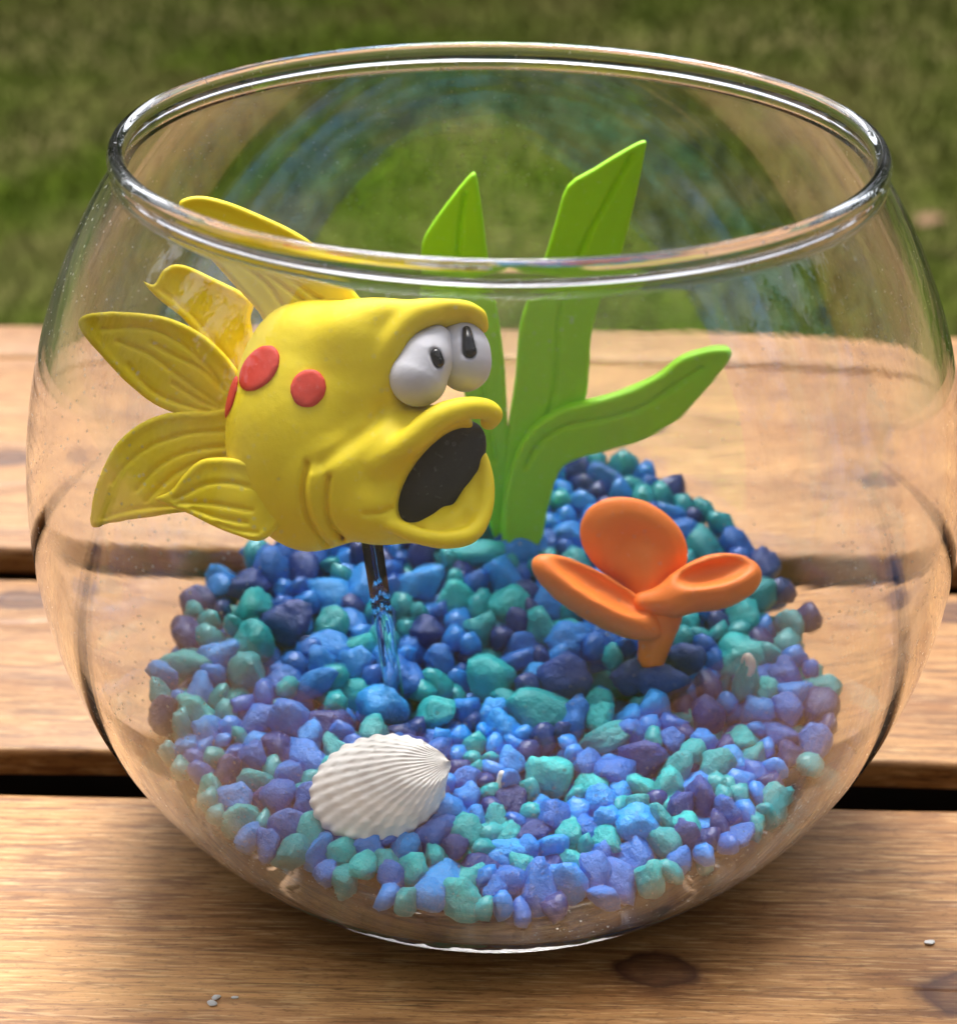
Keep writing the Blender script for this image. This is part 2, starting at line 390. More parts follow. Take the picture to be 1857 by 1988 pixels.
# unseen evergreens, added to darken the low sky that the glass refracts and reflects
def sky_block_trees():
    n, m = 260, 26; v = []
    for i in range(n + 1):
        a = math.radians(-52) + math.radians(284) * i / n
        cx_, cy2 = math.cos(a), math.sin(a)
        top = 620 + 150 * math.sin(i * 0.55) + 90 * math.sin(i * 1.7) + rng.uniform(-40, 40)
        for j in range(m + 1):
            tt = j / m; rr = 1150 + 110 * math.sin(i * 0.55 + 1.2) + rng.uniform(-45, 45) + 260 * tt * tt
            v.append((cx_ * rr, 150 + cy2 * rr, GZ + top * tt))
    v = np.array(v); idx = np.arange((n + 1) * (m + 1)).reshape(n + 1, m + 1)
    f = np.stack([idx[:-1, :-1], idx[1:, :-1], idx[1:, 1:], idx[:-1, 1:]], 2).reshape(-1, 4)
    # foliage clumps over it
    q = rng.integers(0, len(v), 16000); c_ = v[q] + rng.normal(0, 30, (16000, 3)); d1 = rng.normal(size=(16000, 3)) * 22; d2 = rng.normal(size=(16000, 3)) * 22
    lv = np.stack([c_, c_ + d1, c_ + d1 + d2, c_ + d2], 1).reshape(-1, 3); lf = np.arange(64000).reshape(-1, 4) + len(v)
    put('sky_block_trees', np.vstack([v, lv]), np.vstack([f, lf]), EVERG, smooth=False, origin=(0, 150, GZ), kind='stuff', label='unseen dark evergreens added round the lawn to hold back low sky from the glass', cat='trees')
t = NT('evergreen'); pos = t.n('ShaderNodeNewGeometry').outputs['Position']; nn_ = t.noise(pos, 3.0, 5.0, 0.7)
p = t.n('ShaderNodeBsdfPrincipled', Base__Color=t.mix(nn_, (0.015, 0.03, 0.008, 1), (0.07, 0.10, 0.03, 1)), Roughness=0.8); p.inputs['Specular IOR Level'].default_value = 0.1; EVERG = t.end(p.outputs[0])
sky_block_trees()

# a few fallen leaves on the lawn
def fallen_leaf(x, y, size, rz, label):
    n = 14; v = []; 
    for i in range(n + 1):
        tt = i / n; wd = size * 0.32 * math.sin(math.pi * tt) ** 0.7 * (1 + 0.25 * math.sin(9 * tt)) + 0.02
        for s_, q in ((-1, 1), (0, 0), (1, 1)):
            lx = (tt - 0.5) * size; ly = s_ * wd; lz = 0.22 * wd * q + 0.5 * math.sin(3 * tt) 
            v.append((x + lx * math.cos(rz) - ly * math.sin(rz), y + lx * math.sin(rz) + ly * math.cos(rz), GZ + 5.0 + lz))
    f = []
    for i in range(n):
        for j in range(2):
            a = i * 3 + j; f.append((a, a + 3, a + 4, a + 1))
    v = np.array(v); top = v.copy(); bot = v.copy(); bot[:, 2] -= 0.08
    F = f + [tuple(len(v) + q for q in reversed(g)) for g in f]
    put('fallen_leaf', np.vstack([top, bot]), F, DEADLEAF, label=label, cat='leaf')
def onplane(u, v, z):
    r = FW + RT * (u - 928.5) / FPX - UP * (v - 994) / FPX
    return CAM + r * (z - CAM[2]) / r[2]
q = onplane(1808, 430, GZ + 5); fallen_leaf(q[0], q[1], 6.5, 0.6, 'brown fallen leaf on the lawn at the right, level with the rim')

# ------------------------------------------------------------------ table of planks
table = thing('wooden_table', 'outdoor table of varnished pine planks with open gaps under the fishbowl', 'table', (0, 4, -1.0))
def plank(y0, y1, th, mat, skew=0.0, rad=0.28, x0=-75, x1=75, label=None):
    sec = []
    for (cy0, cz, a0) in ((y1 - rad, -rad, 0), (y0 + rad, -rad, 90), (y0 + rad * .6, -th + rad * .6, 180), (y1 - rad * .6, -th + rad * .6, 270)):
        rr = rad if a0 < 180 else rad * .6
        for k in range(7):
            a = math.radians(a0 + 15 * k); sec.append((cy0 + rr * math.cos(a), cz + rr * math.sin(a)))
    nx = 120; ns = len(sec); v = []
    ph = rng.uniform(0, 6)
    for i in range(nx + 1):
        x = x0 + (x1 - x0) * i / nx
        for (y, z) in sec:
            e = 0.035 * math.sin(x * 0.35 + ph) + 0.025 * math.sin(x * 0.9 + 2 * ph)
            edge = 1.0 if abs(y - y0) < rad * 1.5 or abs(y - y1) < rad * 1.5 else 0.3
            v.append((x, y + skew * x + e * edge, z))
    f = []
    for i in range(nx):
        for j in range(ns):
            a = i * ns + j; b = i * ns + (j + 1) % ns; f.append((a, b, b + ns, a + ns))
    f.append(tuple(range(ns))[::-1]); f.append(tuple(nx * ns + k for k in range(ns)))
    return put('plank', v, f, mat, table, label=label)
K = lambda u, v: tuple(onplane(u, v, 0)[:2])
k1 = K(1275, 1885); k2 = K(1870, 1930); k3 = K(1850, 1190); k4 = K(60, 1165); k5 = K(10, 890); k6 = K(330, 860); k7 = K(1790, 940)
W1 = wood('pine_front', [(k1[0], k1[1], 0.42), (k2[0], k2[1], 0.45)], 1.3, 1.28)
W2 = wood('pine_middle', [(k3[0], k3[1], 0.40), (k4[0] - 0.2, k4[1], 0.38)], 5.1, 1.05)
W3 = wood('pine_back', [(k5[0], k5[1], 0.4), (k6[0], k6[1], 0.45), (k7[0], k7[1], 0.4), (4, 15, .4)], 9.4, 1.1)
W4 = wood('pine_far', [], 13.0, 1.1)
SK = 0.002
plank(-17.0, -0.56, 0.62, W1, SK, rad=.14); plank(0.72, 7.05, 0.62, W2, SK, rad=.14); plank(8.35, 19.36, 0.70, W3, SK, rad=0.20); plank(19.5, 22.0, 0.95, W4, SK, rad=0.3)
# near-black boards added under the planks to stand in for shade in the gaps
t = NT('gap_shade_black'); p = t.n('ShaderNodeBsdfPrincipled', Base__Color=(0.012, 0.006, 0.004, 1), Roughness=0.8); DARK = t.end(p.outputs[0])
def box(x0, x1, y0, y1, z0, z1):
    v = [(x, y, z) for z in (z0, z1) for y in (y0, y1) for x in (x0, x1)]
    f = [(0, 2, 3, 1), (4, 5, 7, 6), (0, 1, 5, 4), (2, 6, 7, 3), (0, 4, 6, 2), (1, 3, 7, 5)]
    return v, f
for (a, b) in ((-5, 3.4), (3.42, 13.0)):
    v, f = box(-70, 70, a, b, -4.6, -2.6); put('gap_shade_board', v, f, DARK, table, smooth=False)

# ------------------------------------------------------------------ unseen wall added behind the camera to keep bright sky out of the glass
added_wall = thing('sky_block_wall', 'unseen taupe wall of horizontal boards added behind the camera to darken reflections in the glass', 'added_wall', (60, -230, GZ))
SID = flat_mat('added_wall_taupe', (0.10, 0.085, 0.07, 1), 0.7, 0.1, 40)
sb = None
for i in range(30):
    z0 = GZ + i * 17.0
    v = [(-470, -230, z0), (480, -230, z0), (480, -227, z0), (-470, -227, z0), (-470, -230, z0 + 17.02), (480, -230, z0 + 17.02), (480, -227.08, z0 + 17.02), (-470, -227.08, z0 + 17.02)]
    put('added_wall_board', v, [(0, 3, 2, 1), (4, 5, 6, 7), (0, 1, 5, 4), (1, 2, 6, 5), (2, 3, 7, 6), (3, 0, 4, 7)], SID, added_wall, smooth=False)

# ------------------------------------------------------------------ glass bowl
R_, ZC, A_, B_, HR = 7.58, 6.241, 7.688, 8.70, 12.02
NL, NU = 2.0, 2.0
def r_out(z):
    return R_ * (1 - (abs(ZC - z) / A_) ** NL) ** (1 / NL) if z < ZC else R_ * (1 - (abs(z - ZC) / B_) ** NU) ** (1 / NU)
WT = 0.24; FLOOR = 1.4
def r_in(z):
    """inner radius, floor rounded into the wall"""
    zz = max(z, 0.0); base = r_out(zz) - WT
    q = (z - FLOOR) / 0.3
    if q < 1: base = base * (1 - (1 - max(q, 0)) ** 2.2) ** (1 / 2.2) if q > 0 else 0
    return base
prof = [(0.0, 0.10), (3.2, 0.35), (3.7, 0.12), (3.95, 0.0), (4.2, 0.0), (4.33, 0.04)]
for z in np.linspace(0.14, 11.86, 300): prof.append((r_out(z), z))
rc, zcn, rb = 5.69, 12.13, 0.175     # rim bead
for a in np.linspace(-62, 242, 60):
    aa = math.radians(a); prof.append((rc + rb * math.cos(aa) * 0.76, zcn + rb * math.sin(aa)))
for z in np.linspace(11.86, FLOOR + 0.3, 280): prof.append((r_out(z) - WT, z))
for q in np.linspace(0.995, 0.02, 60) ** 1.6:
    z = FLOOR + 0.3 * q; prof.append((r_in(z), z))
prof.append((0.0, FLOOR))
NS = 320
rings = np.array(prof[1:-1]); an = 2 * np.pi * np.arange(NS) / NS; nr = len(rings)
pv = np.concatenate([[[0, 0, prof[0][1]]], np.stack([rings[:, :1] * np.cos(an), rings[:, :1] * np.sin(an), np.repeat(rings[:, 1:], NS, 1)], 2).reshape(-1, 3), [[0, 0, prof[-1][1]]]])
k0 = np.arange(NS); k1_ = (k0 + 1) % NS; i0 = (1 + np.arange(nr - 1) * NS)[:, None]
quads = np.stack([i0 + k0, i0 + k1_, i0 + NS + k1_, i0 + NS + k0], 2).reshape(-1, 4)
last = len(pv) - 1; a0 = 1 + (nr - 1) * NS
pf = [(0, 1 + (k + 1) % NS, 1 + k) for k in range(NS)] + [(a0 + k, a0 + (k + 1) % NS, last) for k in range(NS)] + [tuple(q) for q in quads.tolist()]
BZ = 0.004
put('fish_bowl', pv + np.array([0, 0, BZ]), pf, GLASS, origin=(0, 0, 0), label='round clear glass fishbowl with a thick rolled rim standing on the planks', cat='fishbowl')

# ------------------------------------------------------------------ gravel
def surf(x, y):
    s = np.maximum(2.55 + 0.125 * y, FLOOR + 0.40) + 0.42 * np.exp(-((x - 1.7) ** 2 / 4.5 + (y - 5.0) ** 2 / 2.6)) + 0.38 * np.exp(-((x - 2.9) ** 2 + (y - 0.5) ** 2) / 1.3)
    return s + 0.10 * np.sin(1.3 * x + 0.7 * y)
NP = 1480
rad = rng.choice([0.21, 0.25, 0.29, 0.34, 0.40], NP, p=[.22, .30, .28, .15, .05]) * rng.uniform(0.92, 1.08, NP)
zt = np.linspace(FLOOR, 6.0, 400); rt = np.array([r_in(z) for z in zt])
aa_ = rng.uniform(0, 2 * np.pi, NP); rr_ = 6.0 * np.sqrt(rng.uniform(0, 1, NP)); P = np.stack([rr_ * np.cos(aa_), rr_ * np.sin(aa_), rng.uniform(1.7, 2.7, NP)], 1)
P[:170] = np.stack([rng.normal(1.7, 1.3, 170), rng.normal(4.7, 0.7, 170), rng.uniform(2.6, 3.9, 170)], 1)
rad *= np.where(P[:, 1] < -1.5, 0.85, 1.0)
for it in range(90):
    D = P[:, None, :] - P[None, :, :]; L = np.sqrt((D ** 2).sum(2)) + 1e-6
    ov = (rad[:, None] + rad[None, :]) * 0.88 - L; np.fill_diagonal(ov, 0); ov = np.maximum(ov, 0)
    P += (D / L[..., None] * ov[..., None]).sum(1) * 0.32
    P[:, 2] = np.clip(P[:, 2], FLOOR + rad * 0.8, surf(P[:, 0], P[:, 1]) - rad * 0.55)
    P[:, 2] = np.maximum(P[:, 2], FLOOR + rad * 0.8)
    rho = np.hypot(P[:, 0], P[:, 1]) + 1e-6
    mx = np.interp(P[:, 2] - rad * 0.3, zt, rt) - rad * 0.95 - 0.42 * np.clip((-P[:, 1] - 2.0) / 2.5, 0, 1)
    k = np.minimum(1, np.maximum(mx, 0.1) / rho); P[:, 0] *= k; P[:, 1] *= k
# how far each pebble lies below the surface; the topmost show
def on_bed(u, v, up=0.0):
    r = FW + RT * (u - 928.5) / FPX - UP * (v - 994) / FPX; k_ = 20.0
    for _ in range(40):
        q = CAM + r * k_; k_ += (q[2] - (surf(q[0], q[1]) + up)) * 1.2
    return CAM + r * k_
BIG = [(470, 1310, .40, 1.35, 0, 80), (362, 1290, .33, 1.6, 0, 8), (945, 1312, .50, 1.05, 0, 20), (1047, 1385, .47, 1.2, 0, 5), (558, 1212, .50, 1.05, 3, 10),
       (925, 1082, .44, 1.35, 0, 5), (1065, 1502, .42, 1.02, 0, 0), (738, 1375, .46, 1.15, 1, 10), (1451, 1325, .24, 1.9, 0, 85), (1172, 1436, .27, 1.9, 0, 35),
       (1250, 1475, .40, 1.1, 3, 0), (822, 1140, .46, 1.1, 1, 20), (1468, 1160, .38, 1.2, 0, 10), (638, 1222, .38, 1.1, 0, 75), (852, 1282, .33, 1.15, 2, 60),
       (480, 1140, .42, 1.1, 3, 10), (1100, 1322, .46, 1.15, 3, 0), (850, 1385, .33, 1.35, 0, 10), (612, 1330, .24, 2.0, 1, 25), (988, 1512, .22, 1.3, 1, 80), (1322, 1045, .42, 1.2, 2, 0), (1375, 1395, .36, 1.3, 3, 70), (1228, 1312, .36, 1.15, 3, 20), (1285, 1322, .40, 1.15, 3, 0), (1330, 1280, .36, 1.1, 3, 40)]
BP = np.array([on_bed(b[0], b[1], 0.10 if b[0] in (1451, 988) else -0.12) for b in BIG]); BR = np.array([b[2] for b in BIG])
hit = (np.sqrt(((P[:, None, :] - BP[None]) ** 2).sum(2)) < (rad[:, None] * 0.75 + BR[None] * 0.85)).any(1)
P = P[~hit]; rad = rad[~hit]; NP = len(P)
depth = surf(P[:, 0], P[:, 1]) - (P[:, 2] + rad)
rho = np.hypot(P[:, 0], P[:, 1]); wallgap = np.interp(P[:, 2], zt, rt) - rho - rad
score = np.where(depth < 0.25, 0, depth) - rad * 1.2 + np.where((P[:, 1] < -3) & (wallgap < 0.15), -0.2, 0) + 0.02 * P[:, 1]
order = np.argsort(score); shown = set(order[:299 - len(BIG)].tolist())

import bmesh
def ico(sub):
    bm = bmesh.new(); bmesh.ops.create_icosphere(bm, subdivisions=sub, radius=1.0)
    v = np.array([x.co[:] for x in bm.verts]); f = np.array([[y.index for y in x.verts] for x in bm.faces]); bm.free(); return v, f
IV, IF = ico(3); IV2, IF2 = ico(2)
def lumpy(seed, V):
    g = np.random.default_rng(seed); n = g.integers(8, 14); N = g.normal(size=(n, 3)); N /= np.linalg.norm(N, axis=1)[:, None]
    H = g.uniform(0.72, 1.0, n); dot = V @ N.T
    rr = np.where(dot > 0.05, H / np.maximum(dot, 0.05), 9.0)
    kk = 14.0; r = (np.minimum(rr, 4.0) ** -kk).sum(1) ** (-1 / kk); r = np.minimum(r, 1.25)
    bump = 1 + 0.035 * np.sin(V @ g.normal(size=3) * 6 + g.uniform(0, 6)) + 0.05 * np.sin(V @ g.normal(size=3) * 4 + g.uniform(0, 6)) + 0.03 * np.sin(V @ g.normal(size=3) * 9 + g.uniform(0, 6))
    sc = np.array([g.uniform(1.0, 1.28), g.uniform(0.85, 1.05), g.uniform(0.72, 0.95)])
    return V * (r * bump)[:, None] * sc
NSH = 22
shapes = [mesh_data('pebble', lumpy(100 + i, IV) * M, IF) for i in range(NSH)]
for s_ in shapes: s_.materials.append(PEB[0])
low = [lumpy(100 + i, IV2) for i in range(NSH)]
bed = thing('gravel_bed', 'bed of turquoise, sky blue, royal blue and navy gravel heaped in the fishbowl', 'gravel', (0, 0, FLOOR))
from mathutils import Euler
sv, sf, smi = [], [], []; base = 0
for i in range(NP):
    e = Euler(tuple(rng.uniform(0, 6.28, 3))); R3 = np.array(e.to_matrix()); sh = int(rng.integers(NSH))
    rv = rad[i] * 0.98; cidx = int(rng.choice(5, p=[.34, .27, .22, .16, .01]))
    if i in shown:
        o = bpy.data.objects.new('pebble', shapes[sh]); COL.objects.link(o); o.parent = bed
        o.location = Vector((P[i] - np.array([0, 0, FLOOR])) * M); o.rotation_euler = e; o.scale = (rad[i] * 1.08,) * 3
        o.material_slots[0].link = 'OBJECT'; o.material_slots[0].material = PEB[cidx]
    else:
        v = low[sh] @ R3.T * rad[i] * 1.05 + P[i]; sv.append(v); sf.append(IF2 + base); smi += [cidx] * len(IF2); base += len(v)
for bi, (b, p_) in enumerate(zip(BIG, BP)):
    o = bpy.data.objects.new('pebble', shapes[(bi * 5) % NSH]); COL.objects.link(o); o.parent = bed
    o.location = Vector((p_ - np.array([0, 0, FLOOR])) * M); a = math.radians(b[5])
    xa = RT * math.cos(a) + UP * math.sin(a) * 0.8 - FW * math.sin(a) * 0.3; xa /= np.linalg.norm(xa); za = -FW - xa * np.dot(-FW, xa); za /= np.linalg.norm(za); ya = np.cross(za, xa)
    o.rotation_euler = Matrix(np.array([xa, ya, za]).T.tolist()).to_euler(); o.scale = (b[2] * b[3] * .76, b[2] * .86, b[2] * .84)
    o.material_slots[0].link = 'OBJECT'; o.material_slots[0].material = PEB[b[4]]
    if b[:2] in ((1451, 1325), (988, 1512)):
        o['label'] = 'long turquoise pebble with a chipped white tip' if b[0] == 1451 else 'small blue pebble with a chipped white side'
        c = bpy.data.objects.new('chipped_tip', shapes[3]); COL.objects.link(c); c.parent = o
        c.location = (0.0088, 0, 0.0004) if b[0] == 1451 else (-0.002, 0.006, 0.004); c.scale = (0.5, 0.85, 0.85) if b[0] == 1451 else (.7, .6, .7)
        c.material_slots[0].link = 'OBJECT'; c.material_slots[0].material = CHIP
gv = put('gravel', np.vstack(sv), np.vstack(sf), None, bed, kind='stuff')
for m_ in PEB: gv.data.materials.append(m_)
gv.data.polygons.foreach_set('material_index', np.array(smi, dtype=np.int32))

# ------------------------------------------------------------------ the yellow clay fish
FD = 26.067; S = FD / FPX
FO = CAM + (FW + RT * (560 - 928.5) / FPX - UP * (800 - 994) / FPX) * FD
FR = Frame(FO, RT, UP, -FW, S, (560, 800))
fish = thing('clay_fish', 'yellow clay fish with red spots, bulging white eyes and a gaping black mouth', 'fish figure', FR.w([(700, 1070, 0)])[0])

EYE1 = [(816, 746, 106, 55), (832, 708, 98, 44), (848, 676, 88, 30)]
EYE2 = [(903, 722, 62, 48), (898, 694, 58, 46), (893, 668, 50, 40)]
def cavity(U, V, Z, g=0.0): return ell(U, V, Z, (852, 927, 100), (110 + g, 48 + g, 150 + g), math.radians(-52))
def body(U, V, Z):
    F = ell(U, V, Z, (606, 848, 0), (168, 224, 118))
    F = smin(F, ell(U, V, Z, (580, 705, -6), (92, 86, 62), 0.5), 60)
    F = smin(F, ell(U, V, Z, (640, 650, 6), (105, 54, 54), 0.0), 60)
    F = smin(F, ell(U, V, Z, (720, 745, 22), (96, 128, 96)), 50)                        # head behind the eyes
    F = smin(F, ell(U, V, Z, (735, 682, 40), (135, 76, 76)), 40)                       # brow mass
    F = smin(F, chain(U, V, Z, [(650, 940, 25, 92), (740, 975, 48, 78), (820, 1000, 40, 58)], 30), 40)   # jaw
    F = smin(F, chain(U, V, Z, [(690, 905, 70, 58), (760, 880, 78, 60), (830, 850, 72, 50), (880, 835, 60, 38)], 25), 34)   # muzzle
    F = smin(F, ell(U, V, Z, (712, 650, 66), (66, 34, 40)), 44)
    # eye sockets
    for E, g in ((EYE1, 3), (EYE2, 3)):
        F = smax(F, -(chain(U, V, Z, E, 30) - g), 8)
    F = smax(F, -ell(U, V, Z, (905, 735, 90), (80, 62, 100)), 14)
    # mouth
    F = smax(F, -cavity(U, V, Z), 12)
    # lid over both eyes
    F = smin(F, ell(U, V, Z, (800, 634, 44), (128, 25, 66)), 20)
    F = smin(F, chain(U, V, Z, catmull([(650, 650, 40, 30), (735, 628, 78, 28), (800, 620, 104, 19), (860, 612, 104, 14), (905, 614, 92, 13), (932, 630, 74, 12), (936, 648, 56, 10)], 4)), 30)
    F = smin(F, chain(U, V, Z, catmull([(838, 626, 112, 15), (800, 644, 116, 19), (772, 684, 112, 20), (757, 735, 96, 19), (748, 795, 80, 16)], 4), 8), 22)
    # upper lip rolling outwards
    F = smin(F, chain(U, V, Z, catmull([(745, 905, 118, 26), (800, 868, 140, 26), (850, 825, 142, 25), (895, 806, 126, 22), (935, 803, 104, 20), (956, 813, 84, 19), (948, 826, 66, 17)], 4)), 16)
    # lower lip flange
    F = smin(F, chain(U, V, Z, catmull([(735, 1006, 96, 13), (775, 1022, 122, 15), (820, 1040, 134, 16), (870, 1047, 130, 17), (915, 1036, 110, 17), (938, 1000, 88, 16), (945, 950, 68, 15), (938, 900, 52, 12), (926, 872, 44, 9)], 4)), 14)
    F = smin(F, chain(U, V, Z, [(840, 1030, 92, 22), (875, 1022, 84, 24), (908, 990, 66, 24), (922, 940, 46, 20)], 10), 18)
    F = smax(F, -cavity(U, V, Z, -4), 5)
    f1 = np.float32
    front = (Z > 10)
    for pts, dp, wd in (([(609, 905), (600, 955), (607, 1005), (636, 1060)], 15, 5.5), ([(650, 930), (643, 975), (648, 1015), (668, 1045)], 15, 5.0),
                        ([(636, 905), (690, 868), (728, 838), (748, 800)], 7, 14), 
                        ([(715, 1000), (745, 998), (765, 990)], 7, 5)):
        d = line2(U[:, :, 0], V[:, :, 0], catmull(pts, 4)); g = (dp * np.exp(-(d / wd) ** 2))[:, :, None]
        F = F + g * front
    ridge = line2(U[:, :, 0], V[:, :, 0], catmull([(618, 930), (618, 980), (632, 1030), (655, 1052)], 4))
    F = F - (6 * np.exp(-(ridge / 7) ** 2))[:, :, None] * front
    return F
LO, HI, HH = (420, 585, -125), (990, 1095, 176), 3.4
U, V, Z = grid(LO, HI, HH); FB = body(U, V, Z); bv, bf = nets(FB, LO, HH)
put('body', FR.w(bv), bf[:, ::-1], YELLOW, fish)
def surf_z(u, v):
    i = int(round((u - LO[0]) / HH)); j = int(round((v - LO[1]) / HH)); col = FB[i, j]
    k = np.where(col < 0)[0]; return LO[2] + HH * k.max() if len(k) else 0
# black disc in the mouth
sculpt('mouth', lambda U, V, Z: ell(U, V, Z, (852, 927, 50), (124, 66, 30), math.radians(-52)), (750, 800, 20), (960, 1040, 95), 4.0, FR, MOUTH, fish)
# spots pressed on the flank
def spot(c, a, b, ang):
    def fn(U, V, Z):
        x, y = U - c[0], V - c[1]; ca, sa = math.cos(ang), math.sin(ang); x, y = ca * x + sa * y, -sa * x + ca * y
        k = np.sqrt((x / a) ** 2 + (y / b) ** 2); e = (k - 1) * min(a, b)
        i0 = int(round((slo[0] - LO[0]) / HH)); j0 = int(round((slo[1] - LO[1]) / HH)); k0 = int(round((slo[2] - LO[2]) / HH))
        B = FB[i0:i0 + U.shape[0], j0:j0 + V.shape[1], k0:k0 + Z.shape[2]]
        return smax(np.abs(B - 0.0) - 5.5, e + 0 * Z, 9)
    i0 = int((c[0] - 60 - LO[0]) / HH); j0 = int((c[1] - 62 - LO[1]) / HH); k0 = int((0 - LO[2]) / HH)
    slo = (LO[0] + i0 * HH, LO[1] + j0 * HH, LO[2] + k0 * HH)
    if i0 < 0: slo = (LO[0], slo[1], slo[2]); 
    n = (min(36, FB.shape[0] - int(round((slo[0] - LO[0]) / HH)) - 1), 37, FB.shape[2] - k0 - 1)
    U = slo[0] + HH * np.arange(n[0])[:, None, None]; V = slo[1] + HH * np.arange(n[1])[None, :, None]; Z = slo[2] + HH * np.arange(n[2])[None, None, :]
    v, f = nets(fn(U, V, Z), slo, HH); put('spot', FR.w(v), f[:, ::-1], RED, fish)
spot((512, 726), 52, 36, math.radians(-48)); spot((610, 765), 35, 38, 0.3); spot((450, 776), 15, 46, math.radians(18))
# eyes
def eye(E, tag):
    lo = (min(a[0] - a[3] for a in E) - 8, min(a[1] - a[3] for a in E) - 8, min(a[2] - a[3] for a in E) - 8)
    hi = (max(a[0] + a[3] for a in E) + 8, max(a[1] + a[3] for a in E) + 8, max(a[2] + a[3] for a in E) + 8)
    def fn(U, V, Z):
        F = chain(U, V, Z, E, 30)
        return smax(F, -(chain(U, V, Z, tag)), 5)
    o = sculpt('eye', fn, lo, hi, 2.6, FR, WHITE, fish)
    return o
def eye_z(E, u, v):
    zz = np.linspace(0, 220, 441); d = chain(np.full(441, float(u)), np.full(441, float(v)), zz, E, 30); k = np.where(d < 0)[0]
    return zz[k.max()] if len(k) else E[0][2]
z1 = eye_z(EYE1, 852, 712); h1 = [(850, 705, z1 + 2, 9), (855, 720, z1 + 0, 9.5)]
zt, zm, zb = eye_z(EYE2, 906, 656), eye_z(EYE2, 909, 676), eye_z(EYE2, 912, 697)
h2 = [(906, 656, zt, 7), (909, 676, zm, 9.5), (912, 697, zb, 12)]
e1 = eye(EYE1, [(a, b, c, r + 3.0) for a, b, c, r in h1]); e2 = eye(EYE2, [(a, b, c + 2, r + 3.0) for a, b, c, r in h2])
for e_, h_, dz in ((e1, h1, -7), (e2, h2, -6)):
    hh = [(a, b, c + dz, r + 1.5) for a, b, c, r in h_]
    lo = tuple(min(q[i] - q[3] for q in hh) - 5 for i in range(3)); hi = tuple(max(q[i] + q[3] for q in hh) + 5 for i in range(3))
    U, V, Z = grid(lo, hi, 2.0); v, f = nets(chain(U, V, Z, hh), lo, 2.0); put('pupil', FR.w(v), f[:, ::-1], BLACK, e_)
# fins: thick clay sheets with a raised rim and pressed-in veins
def fin(name, outline, mid, th, veins, h=3.0, rim=5.0, rimw=15.0, rnd=7.0, parent=fish, fr=None, mat=YELLOW, vein_d=7.0, vein_w=3.6, zpad=70, sm=6, back=True):
    P2 = catmull(outline, sm, True)
    P2 = [tuple(q) for q in P2]
    u0, u1 = min(q[0] for q in P2) - 12, max(q[0] for q in P2) + 12; v0, v1 = min(q[1] for q in P2) - 12, max(q[1] for q in P2) + 12
    uu = np.array([[q[0], q[1]] for q in P2]); mm = mid(uu[:, 0], uu[:, 1]); lo = (u0, v0, mm.min() - zpad * .5 - th); hi = (u1, v1, mm.max() + zpad * .5 + th)
    U, V, Z = grid(lo, hi, h)
    U2, V2 = np.broadcast_arrays(U[:, :, 0], V[:, :, 0]); pd = poly2(U2, V2, P2); m = mid(U2, V2)
    t2 = th + rim * np.exp(-((pd + rimw * .55) / (rimw * .6)) ** 2)
    g = np.zeros_like(pd)
    for vn in veins:
        d = line2(U2, V2, catmull(vn, 5)); g = np.maximum(g, vein_d * np.exp(-(d / vein_w) ** 2))
    tf = (t2 - g)[:, :, None]; tb = (t2 - (g if back else 0))[:, :, None]
    zz = Z - m[:, :, None]; hz = np.where(zz > 0, zz - tf, -zz - tb) + rnd; px = pd[:, :, None] + rnd
    F = np.minimum(np.maximum(hz, px), 0) + np.sqrt(np.maximum(hz, 0) ** 2 + np.maximum(px, 0) ** 2) - rnd
    v, f = nets(F, lo, h)
    return put(name, (fr or FR).w(v), f[:, ::-1], mat, parent)
fin('tail_fin', [(147, 626), (172, 611), (240, 609), (320, 620), (385, 650), (440, 700), (478, 760), (470, 815), (420, 822), (365, 812), (300, 790), (245, 748), (195, 695), (160, 655)],
    lambda u, v: -30 + 0.0006 * (u - 480) ** 2 * 0.5 + 0.18 * (720 - v) * 0.6, 9, [[(196, 642), (280, 640), (340, 665), (395, 710), (430, 760)], [(225, 665), (285, 690), (340, 730), (400, 775), (425, 790)], [(290, 668), (330, 690), (380, 715), (425, 755)], [(245, 710), (290, 760), (345, 785), (400, 800)], [(330, 745), (380, 778), (420, 795)]])
fin('tail_fin', [(260, 540), (284, 549), (305, 518), (340, 510), (400, 535), (455, 562), (480, 585), (474, 618), (488, 680), (500, 760), (450, 770), (400, 690), (345, 620), (290, 575)],
    lambda u, v: -78 + 0.12 * (480 - u), 8, [[(300, 560), (360, 610), (410, 670), (460, 740)]])
fin('tail_fin', [(180, 1024), (178, 985), (193, 925), (225, 862), (275, 820), (330, 802), (400, 800), (470, 800), (500, 900), (450, 955), (380, 990), (300, 1003), (215, 1016)],
    lambda u, v: -34 + 0.00045 * (u - 470) ** 2, 9, [[(215, 940), (245, 900), (300, 862), (370, 842), (440, 838)], [(260, 955), (300, 910), (360, 878), (440, 868)], [(280, 975), (330, 925), (390, 895), (440, 885)], [(200, 1008), (260, 990), (320, 985), (370, 985)], [(330, 965), (380, 925), (430, 905)]])
fin('pectoral_fin', [(301, 971), (335, 955), (362, 925), (395, 897), (435, 892), (480, 897), (530, 915), (560, 960), (550, 1020), (515, 1050), (470, 1040), (420, 1022), (375, 1000), (335, 985)],
    lambda u, v: 8 + 0.36 * (u - 302) * 0.9 - 0.0004 * (v - 960) ** 2 - 0.0052 * np.maximum(u - 470, 0) ** 2, 9, [[(345, 972), (400, 945), (450, 940), (505, 950)], [(350, 980), (410, 978), (460, 985), (500, 992)], [(380, 990), (430, 1005), (490, 1015)], [(430, 1018), (470, 1030), (510, 1035)]], rim=4)
